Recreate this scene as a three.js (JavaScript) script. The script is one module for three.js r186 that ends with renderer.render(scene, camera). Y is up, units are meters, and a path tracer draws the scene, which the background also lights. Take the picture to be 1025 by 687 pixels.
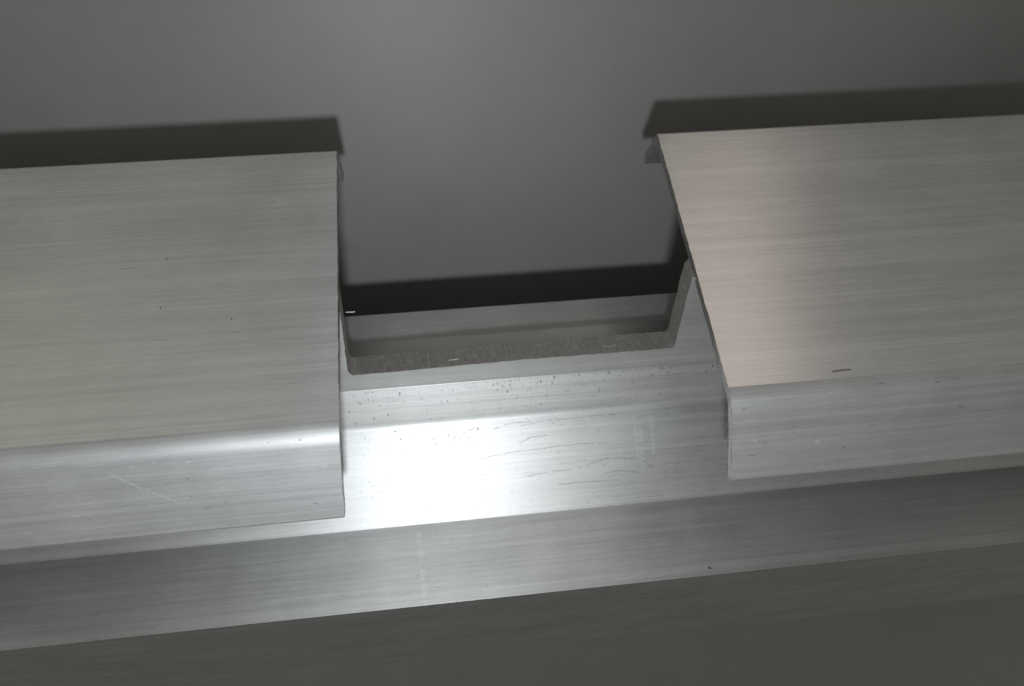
import * as THREE from 'three';
import { mergeGeometries } from 'three/addons/utils/BufferGeometryUtils.js';
import { RectAreaLightUniformsLib } from 'three/addons/lights/RectAreaLightUniformsLib.js';

// ---------------------------------------------------------------- camera, light, exposure
const FOCAL = 820, PW = 1025, PH = 687;                 // focal length in pixels of the photograph
const UNIT = 1e-4;                                      // working unit 0.1 mm
const scene = new THREE.Scene();
scene.background = new THREE.Color().setRGB(0.262, 0.257, 0.248);   // even dim room air
const renderer = new THREE.WebGLRenderer({ antialias: true });
renderer.toneMapping = THREE.LinearToneMapping;
renderer.toneMappingExposure = 1.0;
renderer.shadowMap.enabled = true;
RectAreaLightUniformsLib.init();

// camera axes: x right, y down, z forward; the extrusion runs along AX
const V3 = (x, y, z) => new THREE.Vector3(x, y, z);
const AX = V3(8600, -662, FOCAL).normalize();
const ED = V3(0, 0, 1).addScaledVector(AX, -AX.z).normalize();
const ES = ED.clone().cross(AX);
const ray = (x, y) => V3(x - PW / 2, y - PH / 2, FOCAL);
const slope = (x, y) => { const r = ray(x, y); return r.dot(ES) / r.dot(ED); };           // where an edge line lies in the cross-section
const along = (x, y, d) => { const r = ray(x, y); return (r.dot(AX) * d) / r.dot(ED); };  // how far along the extrusion a point lies
const R = (deg) => (deg * Math.PI) / 180;
// from p along a face tilted by deg (positive: its lower end comes forward) until the edge line of slope t
function face(p, deg, t, up = 1) {
  const v = [Math.cos(R(deg)) * up, -Math.sin(R(deg)) * up], L = (t * p[1] - p[0]) / (v[0] - t * v[1]);
  return [p[0] + L * v[0], p[1] + L * v[1]];
}
// cross-section corners (down, depth)
const PLATE_T = slope(200, 157.5);
const plateBack = [PLATE_T * 1000, 1000], plateFront = face(plateBack, 30.6, 0.092);
const lipTip = face(plateFront, -22, 0.195);
const webTop = face(plateBack, 30.6, slope(689, 272)), webFoot = face(webTop, -42, 0.0427);
const webIn = [-Math.sin(R(42)), Math.cos(R(42))], WEB = 31;
const bandEnd = face(webFoot, -22, 0.0903), hotEnd = face(bandEnd, 2, 0.2105), midEnd = face(hotEnd, 28.5, 0.309), lowEnd = face(midEnd, -64, 0.3758);
const back0 = [webFoot[0] + WEB * webIn[0] + 10, webFoot[1] + WEB * webIn[1] + 30];
const back1 = face(back0, 30, slope(430, 338.5), -1), back2 = face(back1, 48, slope(500, 305.5), -1);
// the flash beside the lens, and the table found from the plates' shadow edge
const FLASH = V3(10, 290, -55), flash2 = [FLASH.dot(ES), FLASH.dot(ED)];
function shadowAt(p, t) {
  const v = [p[0] - flash2[0], p[1] - flash2[1]], k = (t * flash2[1] - flash2[0]) / (v[0] - t * v[1]);
  return [flash2[0] + k * v[0], flash2[1] + k * v[1]];
}
const s1 = shadowAt(plateBack, slope(200, 122));
const PSI = R(28.5), SP = Math.sin(PSI), CP = Math.cos(PSI);   // tilt of the table to the sight line, from where the flash glares on it
const HEIGHT = -SP * s1[0] + CP * s1[1];
// cross-section point -> world (x along the extrusion, y up from the table, z towards the picture's lower edge)
const W2 = (u, p) => V3(u * UNIT, (HEIGHT + SP * p[0] - CP * p[1]) * UNIT, (CP * p[0] + SP * p[1]) * UNIT);
const dir2 = (n) => V3(0, SP * n[0] - CP * n[1], CP * n[0] + SP * n[1]);
const toWorld = (c) => { const s = c.dot(ES), d = c.dot(ED); return V3(c.dot(AX), SP * s - CP * d, CP * s + SP * d); };
const point = (c) => toWorld(c).add(V3(0, HEIGHT, 0)).multiplyScalar(UNIT);

const camera = new THREE.PerspectiveCamera((2 * Math.atan(PH / 2 / FOCAL) * 180) / Math.PI, PW / PH, 0.005, 20);
{
  const m = new THREE.Matrix4().makeBasis(toWorld(V3(1, 0, 0)), toWorld(V3(0, -1, 0)), toWorld(V3(0, 0, -1)));
  camera.quaternion.setFromRotationMatrix(m);
  camera.position.copy(point(V3(0, 0, 0)));
  camera.focus = 0.093; camera.userData.fStop = 34;
}
const flash = new THREE.SpotLight(new THREE.Color().setRGB(0.94, 0.985, 1.04), 0.0235, 0, R(52), 1);
flash.name = 'flash_beam';
flash.position.copy(point(FLASH));
flash.target.position.copy(point(V3(-210, -225, 1000)));
flash.castShadow = true; flash.shadow.radius = 0.15; flash.shadow.mapSize.set(2048, 2048);
flash.shadow.camera.near = 0.01; flash.shadow.camera.far = 3;
scene.add(flash, flash.target);

// warm room lamp mirrored in the plate; pale one added to brighten the left: [mirrored pixel columns, colour, strength]
const lampSpots = [[650, 778, [1, 0.84, 0.74], 1.4, 'warm white'], [-700, 250, [1, 0.985, 0.78], 0.27, 'added pale greenish white']];

// ---------------------------------------------------------------- random, textures
function rng(seed) { let a = seed >>> 0; return () => { a = (a + 0x6d2b79f5) | 0; let t = Math.imul(a ^ (a >>> 15), 1 | a); t = (t + Math.imul(t ^ (t >>> 7), 61 | t)) ^ t; return ((t ^ (t >>> 14)) >>> 0) / 4294967296; }; }
const TU = 0.16, TV = 0.08, TW = 2048, TH = 1024;       // the metal maps cover 160 mm x 80 mm
function streaks(seed, layers) {                          // drawn lines of many lengths along the extrusion, mean 0, deviation near 1
  const r = rng(seed), out = new Float32Array(TW * TH), row = new Float32Array(TW), acc = new Float32Array(TW * TH);
  for (const [length, wide, weight] of layers) {
    const k = Math.exp(-1 / length), g = Math.sqrt(1 - k * k);
    for (let y = 0; y < TH; y++) {
      let s = 0;
      for (let x = 0; x < TW; x++) row[x] = (r() + r() + r() - 1.5) * 2;
      for (let pass = 0; pass < 2; pass++) for (let x = 0; x < TW; x++) { s = s * k + row[x] * g; if (pass) acc[y * TW + x] = s; }
    }
    const norm = weight * Math.sqrt(wide);
    for (let x = 0; x < TW; x++) {
      let sum = 0;
      for (let y = -wide; y < TH; y++) { sum += acc[((y + TH) % TH) * TW + x] - acc[((y - wide + 2 * TH) % TH) * TW + x]; if (y < 0) continue; out[y * TW + x] += 0; }
      sum = 0;
      for (let j = 0; j < wide; j++) sum += acc[j * TW + x];
      for (let y = 0; y < TH; y++) { out[y * TW + x] += (sum / wide) * norm; sum += acc[((y + wide) % TH) * TW + x] - acc[y * TW + x]; }
    }
  }
  return out;
}
function dataTexture(w, h, fill, srgb) {
  const d = new Uint8Array(w * h * 4);
  for (let i = 0; i < w * h; i++) { const c = fill(i); for (let k = 0; k < 3; k++) d[i * 4 + k] = Math.max(0, Math.min(255, c[k])); d[i * 4 + 3] = 255; }
  const t = new THREE.DataTexture(d, w, h);
  t.wrapS = t.wrapT = THREE.RepeatWrapping; t.magFilter = THREE.LinearFilter; t.minFilter = THREE.LinearMipmapLinearFilter; t.generateMipmaps = true;
  if (srgb) t.colorSpace = THREE.SRGBColorSpace;
  t.needsUpdate = true;
  return t;
}
// marks: a list of strokes in map metres {pts:[[u,v]...], w, tone, deep}; painted into a mark field
function paint(field, strokes) {
  for (const { pts, w, a } of strokes) for (let i = 0; i + 1 < pts.length; i++) {
    const [x0, y0] = pts[i], [x1, y1] = pts[i + 1], n = Math.max(1, Math.ceil(Math.hypot(((x1 - x0) / TU) * TW, ((y1 - y0) / TV) * TH) * 2));
    for (let j = 0; j <= n; j++) {
      const cx = ((x0 + ((x1 - x0) * j) / n) / TU) * TW, cy = ((y0 + ((y1 - y0) * j) / n) / TV) * TH, q = w;
      for (let yy = Math.floor(cy - q - 1); yy <= cy + q + 1; yy++) for (let xx = Math.floor(cx - q - 1); xx <= cx + q + 1; xx++) {
        const c = Math.max(0, Math.min(1, q + 0.5 - Math.hypot(xx - cx, yy - cy))) * Math.abs(a), at = (((yy % TH) + TH) % TH) * TW + (((xx % TW) + TW) % TW);
        if (c > Math.abs(field[at])) field[at] = c * Math.sign(a);
      }
    }
  }
}
function metal(seed, marks, o) {
  const fine = streaks(seed, [[14, 1, 0.7], [70, 1, 0.8], [500, 1, 0.5], [1500, 5, 0.25]]);
  const soft = streaks(seed + 9, [[400, 3, 0.6], [2500, 11, 0.5], [260, 50, 0.35]]);
  const r = rng(seed + 3), mark = new Float32Array(TW * TH), rs = rng(seed + 31), cells = Float32Array.from({ length: 4096 }, () => rs() - 0.5);
  const patch = (x, y, gx, gy, o2) => { const a = (x / TW) * gx, b = (y / TH) * gy, i0 = Math.floor(a), j0 = Math.floor(b), e = (t) => t * t * (3 - 2 * t), fa = e(a - i0), fb = e(b - j0), c = (i, j) => cells[((j % gy) * gx + (i % gx) + o2) % 4096]; return (c(i0, j0) * (1 - fa) + c(i0 + 1, j0) * fa) * (1 - fb) + (c(i0, j0 + 1) * (1 - fa) + c(i0 + 1, j0 + 1) * fa) * fb; };
  const smudge = (i) => { const x = i % TW, y = (i / TW) | 0; return patch(x, y, 14, 9, 0) + 0.7 * patch(x, y, 34, 22, 700) + 0.4 * patch(x, y, 90, 30, 1500); };   // handling smears
  paint(mark, marks);
  const map = dataTexture(TW, TH, (i) => {
    const v = (238 + fine[i] * 3 + soft[i] * 4 + smudge(i) * 9 + (r() - 0.5) * 8) * (1 - 0.72 * Math.max(0, mark[i])) + 40 * Math.max(0, -mark[i]);
    return [v * 1.0, v * 1.0, v * 0.992];
  }, true);
  const roughnessMap = dataTexture(TW, TH, (i) => { const v = 168 + fine[i] * 1.6 + soft[i] * 1.3 + smudge(i) * 9 + (r() - 0.5) * 12 + 70 * Math.abs(mark[i]); return [v, v, v]; });
  const bumpMap = dataTexture(TW, TH, (i) => { const v = 128 + fine[i] * 24 + (r() - 0.5) * 14 - 90 * mark[i]; return [v, v, v]; });
  return new THREE.MeshPhysicalMaterial({ color: new THREE.Color().setRGB(...o.color), metalness: o.metal, roughness: o.rough, map, roughnessMap, bumpMap, bumpScale: o.bump, anisotropy: o.aniso, anisotropyRotation: Math.PI / 2, side: THREE.DoubleSide });
}

// ---------------------------------------------------------------- cross-section helpers
function rounded(pts, radius, sub = 0) {            // [{p, n}] round a polygon; the normals point out of it
  const n = pts.length, out = [];
  let area = 0;
  for (let i = 0; i < n; i++) { const [x, y] = pts[i], [X, Y] = pts[(i + 1) % n]; area += x * Y - X * y; }
  const sg = Math.sign(area), nor = (d) => [d[1] * sg, -d[0] * sg];
  for (let i = 0; i < n; i++) {
    const p = pts[i], a = pts[(i + n - 1) % n], b = pts[(i + 1) % n];
    const d0 = unit([p[0] - a[0], p[1] - a[1]]), d1 = unit([b[0] - p[0], b[1] - p[1]]);
    const turn = Math.acos(Math.max(-1, Math.min(1, d0[0] * d1[0] + d0[1] * d1[1])));
    const r = Array.isArray(radius) ? radius[i] : radius;
    const cut = Math.min(r * Math.tan(turn / 2), 0.45 * Math.hypot(p[0] - a[0], p[1] - a[1]), 0.45 * Math.hypot(p[0] - b[0], p[1] - b[1])), rr = cut / Math.tan(turn / 2);
    const s = [p[0] - d0[0] * cut, p[1] - d0[1] * cut], side = Math.sign(d0[0] * d1[1] - d0[1] * d1[0]);
    const c = [s[0] - d0[1] * rr * side, s[1] + d0[0] * rr * side], m = Math.max(2, Math.ceil(turn / 0.12));
    for (let k = 0; k <= m; k++) {
      const A = ((turn * k) / m) * side, dx = s[0] - c[0], dy = s[1] - c[1];
      const d = [d0[0] * Math.cos(A) - d0[1] * Math.sin(A), d0[0] * Math.sin(A) + d0[1] * Math.cos(A)];
      out.push({ p: [c[0] + dx * Math.cos(A) - dy * Math.sin(A), c[1] + dx * Math.sin(A) + dy * Math.cos(A)], n: nor(d), corner: i });
    }
    if (sub) {                                              // points along the straight side, so that a cut end can be uneven
      const q = out.at(-1).p, far = Math.hypot(b[0] - q[0], b[1] - q[1]), m2 = Math.floor(far / sub);
      for (let k = 1; k < m2; k++) out.push({ p: [q[0] + (d1[0] * far * 0.9 * k) / m2, q[1] + (d1[1] * far * 0.9 * k) / m2], n: nor(d1), corner: -1 });
    }
  }
  return out;
}
const unit = (v) => { const l = Math.hypot(...v); return v.map((x) => x / l); };
function thicken(path, th) {                              // closed polygon: the path, then itself set back by th
  const back = path.map((p, i) => {
    const a = i ? unit([p[0] - path[i - 1][0], p[1] - path[i - 1][1]]) : null, b = i + 1 < path.length ? unit([path[i + 1][0] - p[0], path[i + 1][1] - p[1]]) : null;
    const na = a && [-a[1], a[0]], nb = b && [-b[1], b[0]];
    if (!a || !b) { const m = na ?? nb; return [p[0] + m[0] * th, p[1] + m[1] * th]; }
    const k = th / (1 + na[0] * nb[0] + na[1] * nb[1]);
    return [p[0] + (na[0] + nb[0]) * k, p[1] + (na[1] + nb[1]) * k];
  });
  return [...path, ...back.reverse()];
}
function rows(ring, from, to, end0, end1, v0 = 0) {       // skin over ring[from..to] between the two ends
  const pos = [], nor = [], uv = [], idx = [];
  let v = v0;
  for (let i = from; i <= to; i++) {
    const q = ring[i % ring.length];
    if (i > from) { const o = ring[(i - 1) % ring.length]; v += Math.hypot(q.p[0] - o.p[0], q.p[1] - o.p[1]) * UNIT; }
    const d = dir2(q.n);
    for (const u of [end0(q.p, i), end1(q.p, i)]) { pos.push(...W2(u, q.p)); nor.push(...d); uv.push((u * UNIT) / TU + 0.46, v / TV); }
    if (i > from) { const k = (i - from) * 2; idx.push(k - 2, k - 1, k, k, k - 1, k + 1); }
  }
  return geometry(pos, nor, uv, idx);
}
function geometry(pos, nor, uv, idx) {
  const g = new THREE.BufferGeometry(), P = (k) => V3(pos[3 * k], pos[3 * k + 1], pos[3 * k + 2]);
  for (let i = 0; i < idx.length; i += 3) {               // wind every triangle the way its normals point
    const [a, b, c] = idx.slice(i, i + 3), n = P(b).sub(P(a)).cross(P(c).sub(P(a)));
    if (n.x * nor[3 * a] + n.y * nor[3 * a + 1] + n.z * nor[3 * a + 2] < 0) [idx[i + 1], idx[i + 2]] = [c, b];
  }
  g.setAttribute('position', new THREE.Float32BufferAttribute(pos, 3));
  g.setAttribute('normal', new THREE.Float32BufferAttribute(nor, 3));
  g.setAttribute('uv', new THREE.Float32BufferAttribute(uv, 2));
  g.setIndex(idx);
  return g;
}
function cap(ring, end, sign) {                           // closes one end of a ring
  const c = ring.map((q) => new THREE.Vector2(...q.p)), tri = THREE.ShapeUtils.triangulateShape(c, []), pos = [], nor = [], uv = [];
  ring.forEach((q, i) => { pos.push(...W2(end(q.p, i), q.p)); nor.push(sign, 0, 0); uv.push((q.p[0] * UNIT) / 0.01, (q.p[1] * UNIT) / 0.01); });
  return geometry(pos, nor, uv, tri.flat());
}
const skin = (part, e0, e1) => { const [ring, a, b, v0] = SPANS[part]; return rows(ring, a, b, e0, e1, v0); };
function mesh(name, g, m, parent) { const o = new THREE.Mesh(g, m); o.name = name; o.castShadow = o.receiveShadow = true; parent.add(o); return o; }
const jitter = (seed, amount) => { const r = rng(seed), a = Array.from({ length: 400 }, () => (r() - 0.5) * amount); return (i) => a[i % 400]; };

// ---------------------------------------------------------------- table
{
  const n = 512, r = rng(77), lo = new Float32Array(64 * 64).map(() => r() - 0.5);
  const smooth = (x, y, s) => { const gx = (x / n) * s, gy = (y / n) * s, ix = Math.floor(gx), iy = Math.floor(gy), fx = gx - ix, fy = gy - iy, at = (a, b) => lo[((b % s) * 64 + (a % s))], e = (t) => t * t * (3 - 2 * t); return THREE.MathUtils.lerp(THREE.MathUtils.lerp(at(ix, iy), at(ix + 1, iy), e(fx)), THREE.MathUtils.lerp(at(ix, iy + 1), at(ix + 1, iy + 1), e(fx)), e(fy)); };
  const map = dataTexture(n, n, (i) => { const x = i % n, y = (i / n) | 0, v = 226 + smooth(x, y, 9) * 6 + smooth(x, y, 40) * 4 + (r() - 0.5) * 6; return [v, v, v]; }, true);
  const bump = dataTexture(n, n, (i) => { const x = i % n, y = (i / n) | 0, v = 128 + smooth(x, y, 60) * 60 + (r() - 0.5) * 60; return [v, v, v]; });
  for (const t of [map, bump]) t.repeat.set(20, 15);
  const m = new THREE.MeshStandardMaterial({ color: new THREE.Color().setRGB(0.258, 0.254, 0.24), roughness: 0.475, map, bumpMap: bump, bumpScale: 0.000008 });
  const top = mesh('table_top', new THREE.BoxGeometry(2, 0.03, 1.5), m, scene);
  top.position.set(0, -0.015, 0.47);
  top.userData = { kind: 'structure', label: 'plain matt grey table top under the metal rail' };
}

// ---------------------------------------------------------------- the aluminium rail
const rail = new THREE.Group();
rail.name = 'aluminium_rail';
rail.userData = { label: 'brushed aluminium rail with a rectangular notch sawn through its top plate', category: 'metal rail' };
scene.add(rail);
const ALU = { color: [0.72, 0.72, 0.71], metal: 0.8, rough: 0.47, bump: 0.0000004, aniso: 0.84 };
const HANDLED = { color: [0.61, 0.62, 0.617], metal: 0.95, rough: 0.77, bump: 0.0000005, aniso: 0.52 };   // the base is duller from handling
const LEFT = -98.5, RIGHT = 297, FAR = 1500, TH_PLATE = 11;
const backLip = [plateBack[0] + 0.2 * 70, plateBack[1] + 0.98 * 70];
const plateRing = rounded(thicken([backLip, plateBack, plateFront, lipTip], TH_PLATE), [3, 5, 28, 3, 3, 17, 2, 3], 9);
const legDrop = HEIGHT - (-SP * lowEnd[0] + CP * lowEnd[1]);
const heel = [lowEnd[0] - SP * legDrop, lowEnd[1] + CP * legDrop], toe = [heel[0] - CP * 170, heel[1] - SP * 170];
const baseRing = rounded(thicken([webFoot, bandEnd, hotEnd, midEnd, lowEnd, heel, toe], 12), [1, 14, 4, 0.25, 6, 6, 2, 2, 6, 12, 4, 6, 10, 2]);
const lastOf = (ring, c) => ring.findLastIndex((q) => q.corner === c), midOf = (ring, c) => Math.round((lastOf(ring, c) + ring.findIndex((q) => q.corner === c)) / 2);
const firstOf = (ring, c) => ring.findIndex((q) => q.corner === c);
const baseStart = lastOf(baseRing, 0);
const spanLength = (ring, a, b) => { let l = 0; for (let i = a + 1; i <= b; i++) { const p = ring[(i - 1) % ring.length].p, q = ring[i % ring.length].p; l += Math.hypot(q[0] - p[0], q[1] - p[1]) * UNIT; } return l; };
const SPANS = {                                           // [ring, first row, last row, where its map begins]
  top_plate: [plateRing, lastOf(plateRing, 5), plateRing.length + firstOf(plateRing, 2), 0.012],
  front_lip: [plateRing, firstOf(plateRing, 2), lastOf(plateRing, 5), 0.012 + spanLength(plateRing, lastOf(plateRing, 5), plateRing.length + firstOf(plateRing, 2))],
  front_face: [baseRing, baseStart, midOf(baseRing, 2), 0.002],
  slanted_face: [baseRing, midOf(baseRing, 2), midOf(baseRing, 3), 0.024],
  under_face: [baseRing, midOf(baseRing, 3), midOf(baseRing, 4), 0.038],
  leg: [baseRing, midOf(baseRing, 4), baseStart + baseRing.length, 0.058],
};
function onMap(part, x, y) {                              // where a mark seen at a pixel lies in the map of that part: the skin point that the sight line meets first
  const [ring, a, b, v0] = SPANS[part], t = slope(x, y);
  let v = v0, best = null;
  for (let i = a + 1; i <= b; i++) {
    const p = ring[(i - 1) % ring.length].p, q = ring[i % ring.length].p, f = (c) => c[0] - t * c[1], len = Math.hypot(q[0] - p[0], q[1] - p[1]) * UNIT;
    if (f(p) * f(q) <= 0 && f(p) !== f(q)) { const k = f(p) / (f(p) - f(q)), d = p[1] + (q[1] - p[1]) * k; if (!best || d < best.d) best = { d, at: [along(x, y, d) * UNIT + 0.46 * TU, v + len * k] }; }
    v += len;
  }
  return best?.at;
}
const stroke = (part, w, a, ...px) => ({ w, a, pts: px.map(([x, y]) => onMap(part, x, y)).filter(Boolean) });
const MR = rng(301);
const wavy = (part, w, a, px) => {                        // an uneven hand-made scratch through the given pixels
  const out = [];
  for (let i = 0; i + 1 < px.length; i++) for (let k = 0; k < 6; k++) out.push([px[i][0] + ((px[i + 1][0] - px[i][0]) * k) / 6, px[i][1] + ((px[i + 1][1] - px[i][1]) * k) / 6 + (MR() - 0.5) * 1.1]);
  out.push(px.at(-1));
  const res = [];
  for (let i = 0; i + 1 < out.length; i++) if (MR() > 0.12) res.push(stroke(part, w * (0.6 + MR() * 0.7), a * (0.55 + MR() * 0.45), out[i], out[i + 1]));
  return res;
};
const Z6 = (x, y) => [330 + x / 2.3837, 360 + y / 2.3837], Z5 = (x, y) => [x / 2.3925, 400 + y / 2.3925], Z8 = (x, y) => [640 + x / 2.6416, 340 + y / 2.6416];
const baseMarks = [], plateMarks = [];
for (const path of [[[260, 220], [300, 185], [350, 160]], [[350, 238], [430, 222], [520, 210], [600, 200], [660, 198]], [[450, 200], [480, 185], [525, 180]], [[455, 157], [500, 147], [560, 143], [620, 135], [690, 128]], [[390, 165], [440, 150], [480, 148]], [[470, 278], [520, 268], [575, 262]], [[610, 252], [650, 237], [700, 234], [745, 242], [785, 262]], [[545, 298], [600, 292], [690, 287]], [[655, 270], [700, 264], [735, 268]]])
  baseMarks.push(...wavy('front_face', 0.34, 0.5, path.map((p) => Z6(...p))));
for (const [x0, y0, x1, y1] of [[722, 135, 735, 250], [736, 150, 745, 262], [762, 135, 770, 225]]) for (let k = 0; k < 46; k++) { const f = MR(), x = x0 + (x1 - x0) * f, y = y0 + (y1 - y0) * f; baseMarks.push(stroke('front_face', 0.5, -0.45, Z6(x, y), Z6(x + 2 + MR() * 8, y + (MR() - 0.5) * 4))); }  // pale strokes paint the upright reflections of a second light
for (let k = 0; k < 330; k++) {                           // pits left by the saw below the notch
  const x = 345 + MR() * 370, y0 = 392 - (x - 345) * 0.085, y = y0 + 2 + Math.pow(MR(), 2.6) * 60, q = MR() * 2.2;
  baseMarks.push(stroke('front_face', 0.15 + Math.pow(MR(), 3) * 0.75, 0.2 + MR() * 0.4, [x, y], [x + (MR() - 0.5) * 1.6, y + q]));
}
for (let k = 0; k < 170; k++) {                           // fine pale and dark scuffs over the front face
  const x = 345 + MR() * 400, y = 440 - (x - 345) * 0.09 + MR() * 85;
  baseMarks.push(stroke('front_face', 0.4, (MR() > 0.5 ? 1 : -1) * (0.1 + MR() * 0.22), [x, y], [x + 1 + MR() * 5, y - 0.4 + (MR() - 0.5) * 3]));
}
for (let k = 0; k < 60; k++) { const f = MR(), [x, y] = Z6(205 + f * 18 + (MR() - 0.5) * 7, 400 + f * 185); baseMarks.push(stroke('slanted_face', 0.45, -0.5, [x, y], [x + 1 + MR() * 4, y - 0.3])); }  // flash highlight painted in as a pale upright streak
for (let k = 0; k < 90; k++) { const x = MR() * 1025, y = 566 - x * 0.1 + 4 + MR() * 76; baseMarks.push(stroke('slanted_face', 0.3 + MR() * 0.3, (MR() > 0.4 ? 1 : -1) * (0.1 + MR() * 0.22), [x, y], [x + MR() * 3, y - MR() * 0.5])); }
baseMarks.push(stroke('slanted_face', 1.1, 0.95, Z6(904, 496), Z6(908, 498)));
for (let k = 0; k < 40; k++) { const x = MR() * 1025, y = 655 - x * 0.105 + 4 + MR() * 40; baseMarks.push(stroke('under_face', 0.3 + MR() * 0.5, -0.3 - MR() * 0.5, [x, y], [x + MR() * 8, y - MR()])); }
plateMarks.push(...wavy('front_lip', 0.5, -0.8, [Z5(262, 178), Z5(330, 210), Z5(380, 228), Z5(430, 248)]), ...wavy('front_lip', 0.5, -0.6, [Z5(85, 325), Z5(125, 345)]));
plateMarks.push(stroke('front_lip', 1.6, -0.9, Z8(466, 273), Z8(474, 266)), stroke('front_lip', 0.9, -0.6, Z8(303, 268), Z8(307, 268)), stroke('front_lip', 0.6, -0.7, Z8(515, 352), Z8(515, 362)));
plateMarks.push(stroke('top_plate', 0.8, 0.85, Z8(510, 84), Z8(530, 81), Z8(557, 79)));
for (let k = 0; k < 70; k++) { const f = MR(), x = MR() > 0.5 ? MR() * 335 : 735 + MR() * 290, y = 468 - (x > 500 ? 4 : 0) - x * 0.095 + MR() * 70; plateMarks.push(stroke('front_lip', 0.3 + MR() * 0.4, (MR() > 0.35 ? -1 : 1) * (0.2 + MR() * 0.4), [x, y], [x + MR() * 6, y + (MR() - 0.6) * 2])); }
for (let k = 0; k < 60; k++) { const x = MR() > 0.5 ? MR() * 333 : 700 + MR() * 325, y = 180 - x * 0.06 + MR() * 215; plateMarks.push(stroke('top_plate', 0.3 + MR() * 0.3, (MR() > 0.3 ? -1 : 1) * (0.06 + MR() * 0.16), [x, y], [x + 1 + MR() * 14, y - MR() * 1.2])); }
for (let k = 0; k < 26; k++) { const x = 280 + (MR() + MR() - 1) * 9, y = 202 + (MR() + MR() - 1) * 7; plateMarks.push(stroke('top_plate', 0.6, -0.35, [x, y], [x + 2, y])); }   // small pale scuff
for (const [x, y] of [[166, 258], [160, 307], [231, 318], [345, 172]]) plateMarks.push(stroke('top_plate', 0.7, 0.5, [x, y], [x + 0.5, y + 2]));
const plateMetal = metal(11, plateMarks, ALU);
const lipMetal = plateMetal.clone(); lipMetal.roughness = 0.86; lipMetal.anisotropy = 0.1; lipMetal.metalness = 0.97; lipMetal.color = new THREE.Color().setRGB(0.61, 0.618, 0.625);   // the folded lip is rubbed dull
const baseMetal = metal(23, baseMarks, HANDLED);
const underMetal = baseMetal.clone(); underMetal.roughness = 0.42; underMetal.bumpScale = 0.0000015; underMetal.anisotropy = 0.3;   // less handled underneath
const sawn = (() => {                                     // raw saw cut: dull, brownish, with bright rubbed lines along the cut
  const w = 512, h = 128, r = rng(5), lines = new Float32Array(w * h);
  for (let k = 0; k < 70; k++) {
    let y = r() * h, x = r() * w; const n = 8 + r() * 70, a = 0.2 + r() * 0.8, dy = (r() - 0.5) * 0.25;
    for (let i = 0; i < n; i++, x++, y += dy) lines[(((y | 0) + h) % h) * w + ((x | 0) % w)] += a * (r() > 0.2 ? 1 : 0.2);
  }
  const grain = Array.from({ length: w * h }, () => r());
  const blotch = (i) => { const x = i % w, y = (i / w) | 0; return grain[((y >> 3) % 16) * w + (x >> 3)] - 0.5; };
  const map = dataTexture(w, h, (i) => { const v = 184 + blotch(i) * 20 + (grain[i] - 0.5) * 24 + Math.min(1, lines[i]) * 62; return [v, v * 0.988, v * 0.97]; }, true);
  const roughnessMap = dataTexture(w, h, (i) => { const v = 190 + (grain[i] - 0.5) * 50 - Math.min(1, lines[i]) * 80; return [v, v, v]; });
  const bumpMap = dataTexture(w, h, (i) => { const v = 110 + blotch(i) * 40 + (grain[i] - 0.5) * 50 + Math.min(1, lines[i]) * 70; return [v, v, v]; });
  return new THREE.MeshStandardMaterial({ color: new THREE.Color().setRGB(0.74, 0.735, 0.72), metalness: 0.75, roughness: 0.85, map, roughnessMap, bumpMap, bumpScale: 0.00003, side: THREE.DoubleSide });
})();
const plateCut = sawn.clone(); plateCut.color = new THREE.Color().setRGB(0.8, 0.79, 0.77); plateCut.metalness = 0.9; plateCut.roughness = 0.6;   // paler, smoother and shinier, for the cut ends of the plates
// plate sections: back lip, plate, bend, front lip
{
  for (const [side, at, far] of [[-1, LEFT, -FAR], [1, RIGHT, FAR]]) {
    const j = jitter(side + 40, 0.9), near = (p, i) => at + j(i) * (plateRing[i % plateRing.length].corner < 0 ? 1 : 0.25) + (p[0] > plateFront[0] ? side * (p[0] - plateFront[0]) * 0.06 : 0), end = () => far;
    const plate = mesh('top_plate', skin('top_plate', near, end), plateMetal, rail);
    plate.userData.label = side < 0 ? 'top plate with square cut end, brightly lit by the flash' : 'top plate with a warm pinkish reflection near its cut end';
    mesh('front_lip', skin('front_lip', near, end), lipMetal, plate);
    mesh('cut_edge', cap(plateRing, near, -side), plateCut, plate);
    mesh('cut_edge', cap(plateRing, end, side), sawn, plate);
  }
}
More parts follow.
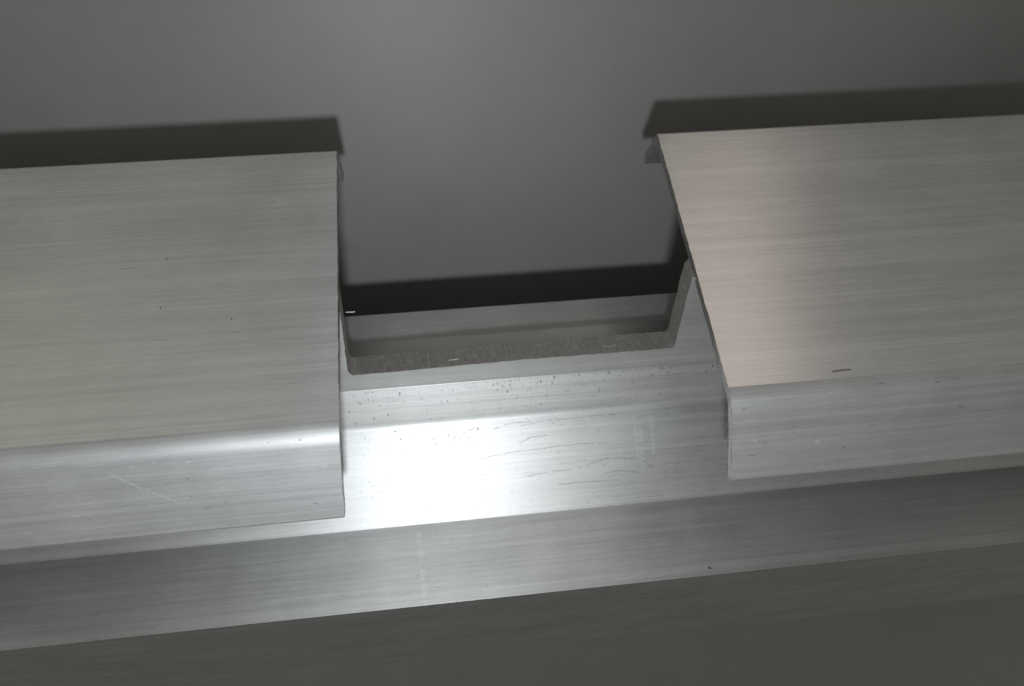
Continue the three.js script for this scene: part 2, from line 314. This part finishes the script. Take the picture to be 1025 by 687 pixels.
// web with the notch, front face in the plane of webTop-webFoot
{
  const down = [Math.cos(R(42)), Math.sin(R(42))];
  const onWeb = (x, y) => { const q = face(webTop, -42, slope(x, y)); return [along(x, y, q[1]), (q[0] - webTop[0]) * down[0] + (q[1] - webTop[1]) * down[1]]; };
  const foot = (webFoot[0] - webTop[0]) / down[0] + 6, top = 6;
  const r = rng(61), wob = (pts, k) => { const out = []; for (let i = 0; i + 1 < pts.length; i++) { const n = Math.ceil(Math.hypot(pts[i + 1][0] - pts[i][0], pts[i + 1][1] - pts[i][1]) / 7); for (let j = 0; j < n; j++) out.push([pts[i][0] + ((pts[i + 1][0] - pts[i][0]) * j) / n + (r() - 0.5) * k, pts[i][1] + ((pts[i + 1][1] - pts[i][1]) * j) / n + (r() - 0.5) * k]); } out.push(pts.at(-1)); return out; };
  const nl = onWeb(342.6, 305), nlb = onWeb(347, 366), c1 = onWeb(348.6, 373), c2 = onWeb(353, 376), nm = onWeb(520, 360.5), nr = onWeb(672, 348.6), nr2 = onWeb(675.5, 346), nt = onWeb(687, 293);
  const notch = wob([[LEFT - 4, top], [LEFT - 0.5, top + 4], nlb, c1, c2, nm, nr, nr2, [RIGHT - 3, top + 4], [RIGHT + 3, top]], 0.9);
  const outline = [[-FAR, foot], [-FAR, top], ...notch, [FAR, top], [FAR, foot]];
  const at = (u, m0, k) => { const m = m0 <= top + 0.5 ? (m0 - 0.3 * k) / 0.954 : m0; return W2(u, [webTop[0] + down[0] * m + webIn[0] * k, webTop[1] + down[1] * m + webIn[1] * k]); };   // the upper rim runs into the plate
  const tri = THREE.ShapeUtils.triangulateShape(outline.map((q) => new THREE.Vector2(...q)), []).flat();
  const sheet = (k, n) => { const pos = [], nor = [], uv = [], d = dir2(n); for (const [u, m] of outline) { pos.push(...at(u, m, k)); nor.push(...d); uv.push((u * UNIT) / TU + 0.46, (0.07 - m * UNIT) / TV); } return geometry(pos, nor, uv, [...tri]); };
  const web = mesh('web', mergeGeometries([sheet(0, [-webIn[0], -webIn[1]]), sheet(WEB, webIn)]), baseMetal, rail);
  web.userData.label = 'upright web with the sawn notch between the two plates';
  const strip = (pts) => {                                  // the sawn face round the notch, rounded over a little at its front
    const pos = [], nor = [], uv = [], idx = [];
    let s = 0;
    pts.forEach(([u, m], i) => {
      const a = pts[Math.max(0, i - 1)], b = pts[Math.min(pts.length - 1, i + 1)], t = unit([b[0] - a[0], b[1] - a[1]]);
      if (i) s += Math.hypot(u - pts[i - 1][0], m - pts[i - 1][1]);
      const n = V3(0, 0, 0).addScaledVector(V3(1, 0, 0), t[1]).addScaledVector(dir2(down), -t[0]);
      for (const k of [0, WEB]) { pos.push(...at(u, m, k)); nor.push(...n); uv.push((s * UNIT) / 0.01, (k * UNIT) / 0.01); }
      if (i) idx.push(2 * i - 2, 2 * i - 1, 2 * i, 2 * i, 2 * i - 1, 2 * i + 1);
    });
    return geometry(pos, nor, uv, idx);
  };
  const cut = mesh('cut_edge', strip(notch), sawn, web);
  const shiny = new THREE.MeshStandardMaterial({ color: new THREE.Color().setRGB(0.62, 0.61, 0.59), metalness: 0.7, roughness: 0.6 });
  const onCut = (x, y, lift) => {                           // a point on the sawn bottom of the notch, seen at pixel x, y
    const m0 = ((x0) => { for (let i = 1; i < notch.length; i++) { const a = notch[i - 1], b = notch[i], ua = a[0], ub = b[0]; if (ua <= x0 && ub >= x0 && ub - ua > 0.5) return a[1] + ((b[1] - a[1]) * (x0 - ua)) / (ub - ua); } return nm[1]; });
    let u = along(x, y, 985), p; 
    for (let k = 0; k < 3; k++) { const m = m0(u) - lift, q = [webTop[0] + down[0] * m, webTop[1] + down[1] * m], t = slope(x, y), L = (t * q[1] - q[0]) / (webIn[0] - t * webIn[1]); p = [q[0] + webIn[0] * L, q[1] + webIn[1] * L]; u = along(x, y, p[1]); }
    return W2(u, p);
  };
  const curls = [[[385, 352], [388, 358], [387, 366], [384, 371]], [[428, 356], [429, 362], [428, 365]], [[445, 349], [447, 356], [447, 359]], [[505, 345], [507, 351], [507, 357]], [[569, 340], [570, 347], [568, 354]], [[449, 360], [455, 359.8], [459, 359]], [[603, 346.6], [609, 346], [617, 345.9]]];
  for (const c of curls) mesh('burr', new THREE.TubeGeometry(new THREE.CatmullRomCurve3(c.map(([x, y]) => onCut(x, y + (MR() - 0.5) * 1.2, 0.4))), 10, 0.000022 + 0.000012 * (c[0][0] % 3), 4), shiny, web);
  const tip = at(onWeb(344.6, 327)[0] + 1, onWeb(344.6, 327)[1], WEB - 6);
  mesh('burr', new THREE.TubeGeometry(new THREE.CatmullRomCurve3([tip, tip.clone().add(V3(0.0005, 0.00006, 0)), tip.clone().add(V3(0.001, 0.00008, 0))]), 6, 0.00008, 5), shiny, web);
  cut.userData.label = 'rough dark saw cut along the bottom and sides of the notch';
}
// base: band, bright face, slanted face, under face, leg and foot
{
  const e0 = () => -FAR, e1 = () => FAR;
  for (const name of ['front_face', 'slanted_face', 'under_face', 'leg']) mesh(name, skin(name, e0, e1), name === 'under_face' ? underMetal : baseMetal, rail);
  mesh('cut_edge', cap(baseRing, e0, -1), sawn, rail); mesh('cut_edge', cap(baseRing, e1, 1), sawn, rail);
}
// back flange behind the notch
{
  const joint = [webFoot[0] + webIn[0] * (WEB - 4), webFoot[1] + webIn[1] * (WEB - 4)];
  const poly = [...thicken([back2, back1, back0], 9), ];
  const ring = rounded(poly, [2, 3, 2, 2, 3, 2]);
  const e0 = () => -FAR, e1 = () => FAR;
  const fl = mesh('back_flange', mergeGeometries([rows(ring, 0, ring.length, e0, e1, 0.062)]), baseMetal, rail);
  const stay = rounded(thicken([joint, [back0[0] - 2, back0[1] + 3]].reverse(), 9), 1);
  mesh('stay', rows(stay, 0, stay.length, e0, e1, 0.03), baseMetal, rail);
}

// ---------------------------------------------------------------- the flash beside the lens, the warm lamp in the room, the added pale lamp
{
  const g = new THREE.Group(); g.name = 'flash_lamp';
  g.userData = { label: 'small round camera flash lamp shining on the rail', category: 'flash lamp' };
  g.position.copy(flash.position);
  g.lookAt(flash.target.position);
  const glow = new THREE.MeshStandardMaterial({ color: 0xffffff, emissive: 0xfff6e6, emissiveIntensity: 3 });
  const lens = mesh('lens', new THREE.LatheGeometry([[0, 0.0012], [0.0016, 0.001], [0.0026, 0.0002], [0.0028, -0.0006], [0, -0.0008]].map((p) => new THREE.Vector2(...p)), 24).rotateX(Math.PI / 2), glow, g);
  lens.castShadow = false;
  scene.add(g);
}
{
  // mirror image of the camera in the plate's plane; what the plates mirror lies on the lines from it through them
  const n = [-Math.sin(R(30.6)), -Math.cos(R(30.6))], k = 2 * (n[0] * plateBack[0] + n[1] * plateBack[1]), eye = [n[0] * k, n[1] * k];
  const mid = face(plateBack, 30.6, slope(512, 270)), look = unit([mid[0] - eye[0], mid[1] - eye[1]]), reach = Math.hypot(mid[0] - eye[0], mid[1] - eye[1]), FARTHER = 9000;
  for (const [x0, x1, c, strength, word] of lampSpots) {
    const grow = FARTHER / reach, u0 = along(x0, 250, mid[1]) * grow, u1 = along(x1, 250, mid[1]) * grow, w = (u1 - u0) * UNIT, h = x0 < 0 ? 0.8 : 0.5;
    const g = new THREE.Group(); g.name = 'panel_lamp';
    if (scene.getObjectByName('panel_lamp')) g.name = 'panel_lamp_001';
    g.userData = { label: word + ' flat panel lamp beyond the table edge, mirrored in the brushed plates', category: 'lamp', group: undefined };
    delete g.userData.group;
    g.position.copy(W2((u0 + u1) / 2, [eye[0] + look[0] * FARTHER, eye[1] + look[1] * FARTHER]));
    g.lookAt(W2(0, mid));
    const col = new THREE.Color().setRGB(...c);
    mesh('diffuser', new THREE.BoxGeometry(w, h, 0.01), new THREE.MeshStandardMaterial({ color: 0xdddddd, emissive: col, emissiveIntensity: strength * 0.5 }), g);
    mesh('housing', new THREE.BoxGeometry(w + 0.02, h + 0.02, 0.03).translate(0, 0, -0.0225), new THREE.MeshStandardMaterial({ color: 0x999999, roughness: 0.5 }), g);
    const light = new THREE.RectAreaLight(col, strength * 0.5, w, h);
    light.name = 'lamp_light'; light.position.set(0, 0, 0.008); light.rotation.y = Math.PI;
    g.add(light);
    scene.add(g);
  }
}
renderer.render(scene, camera);
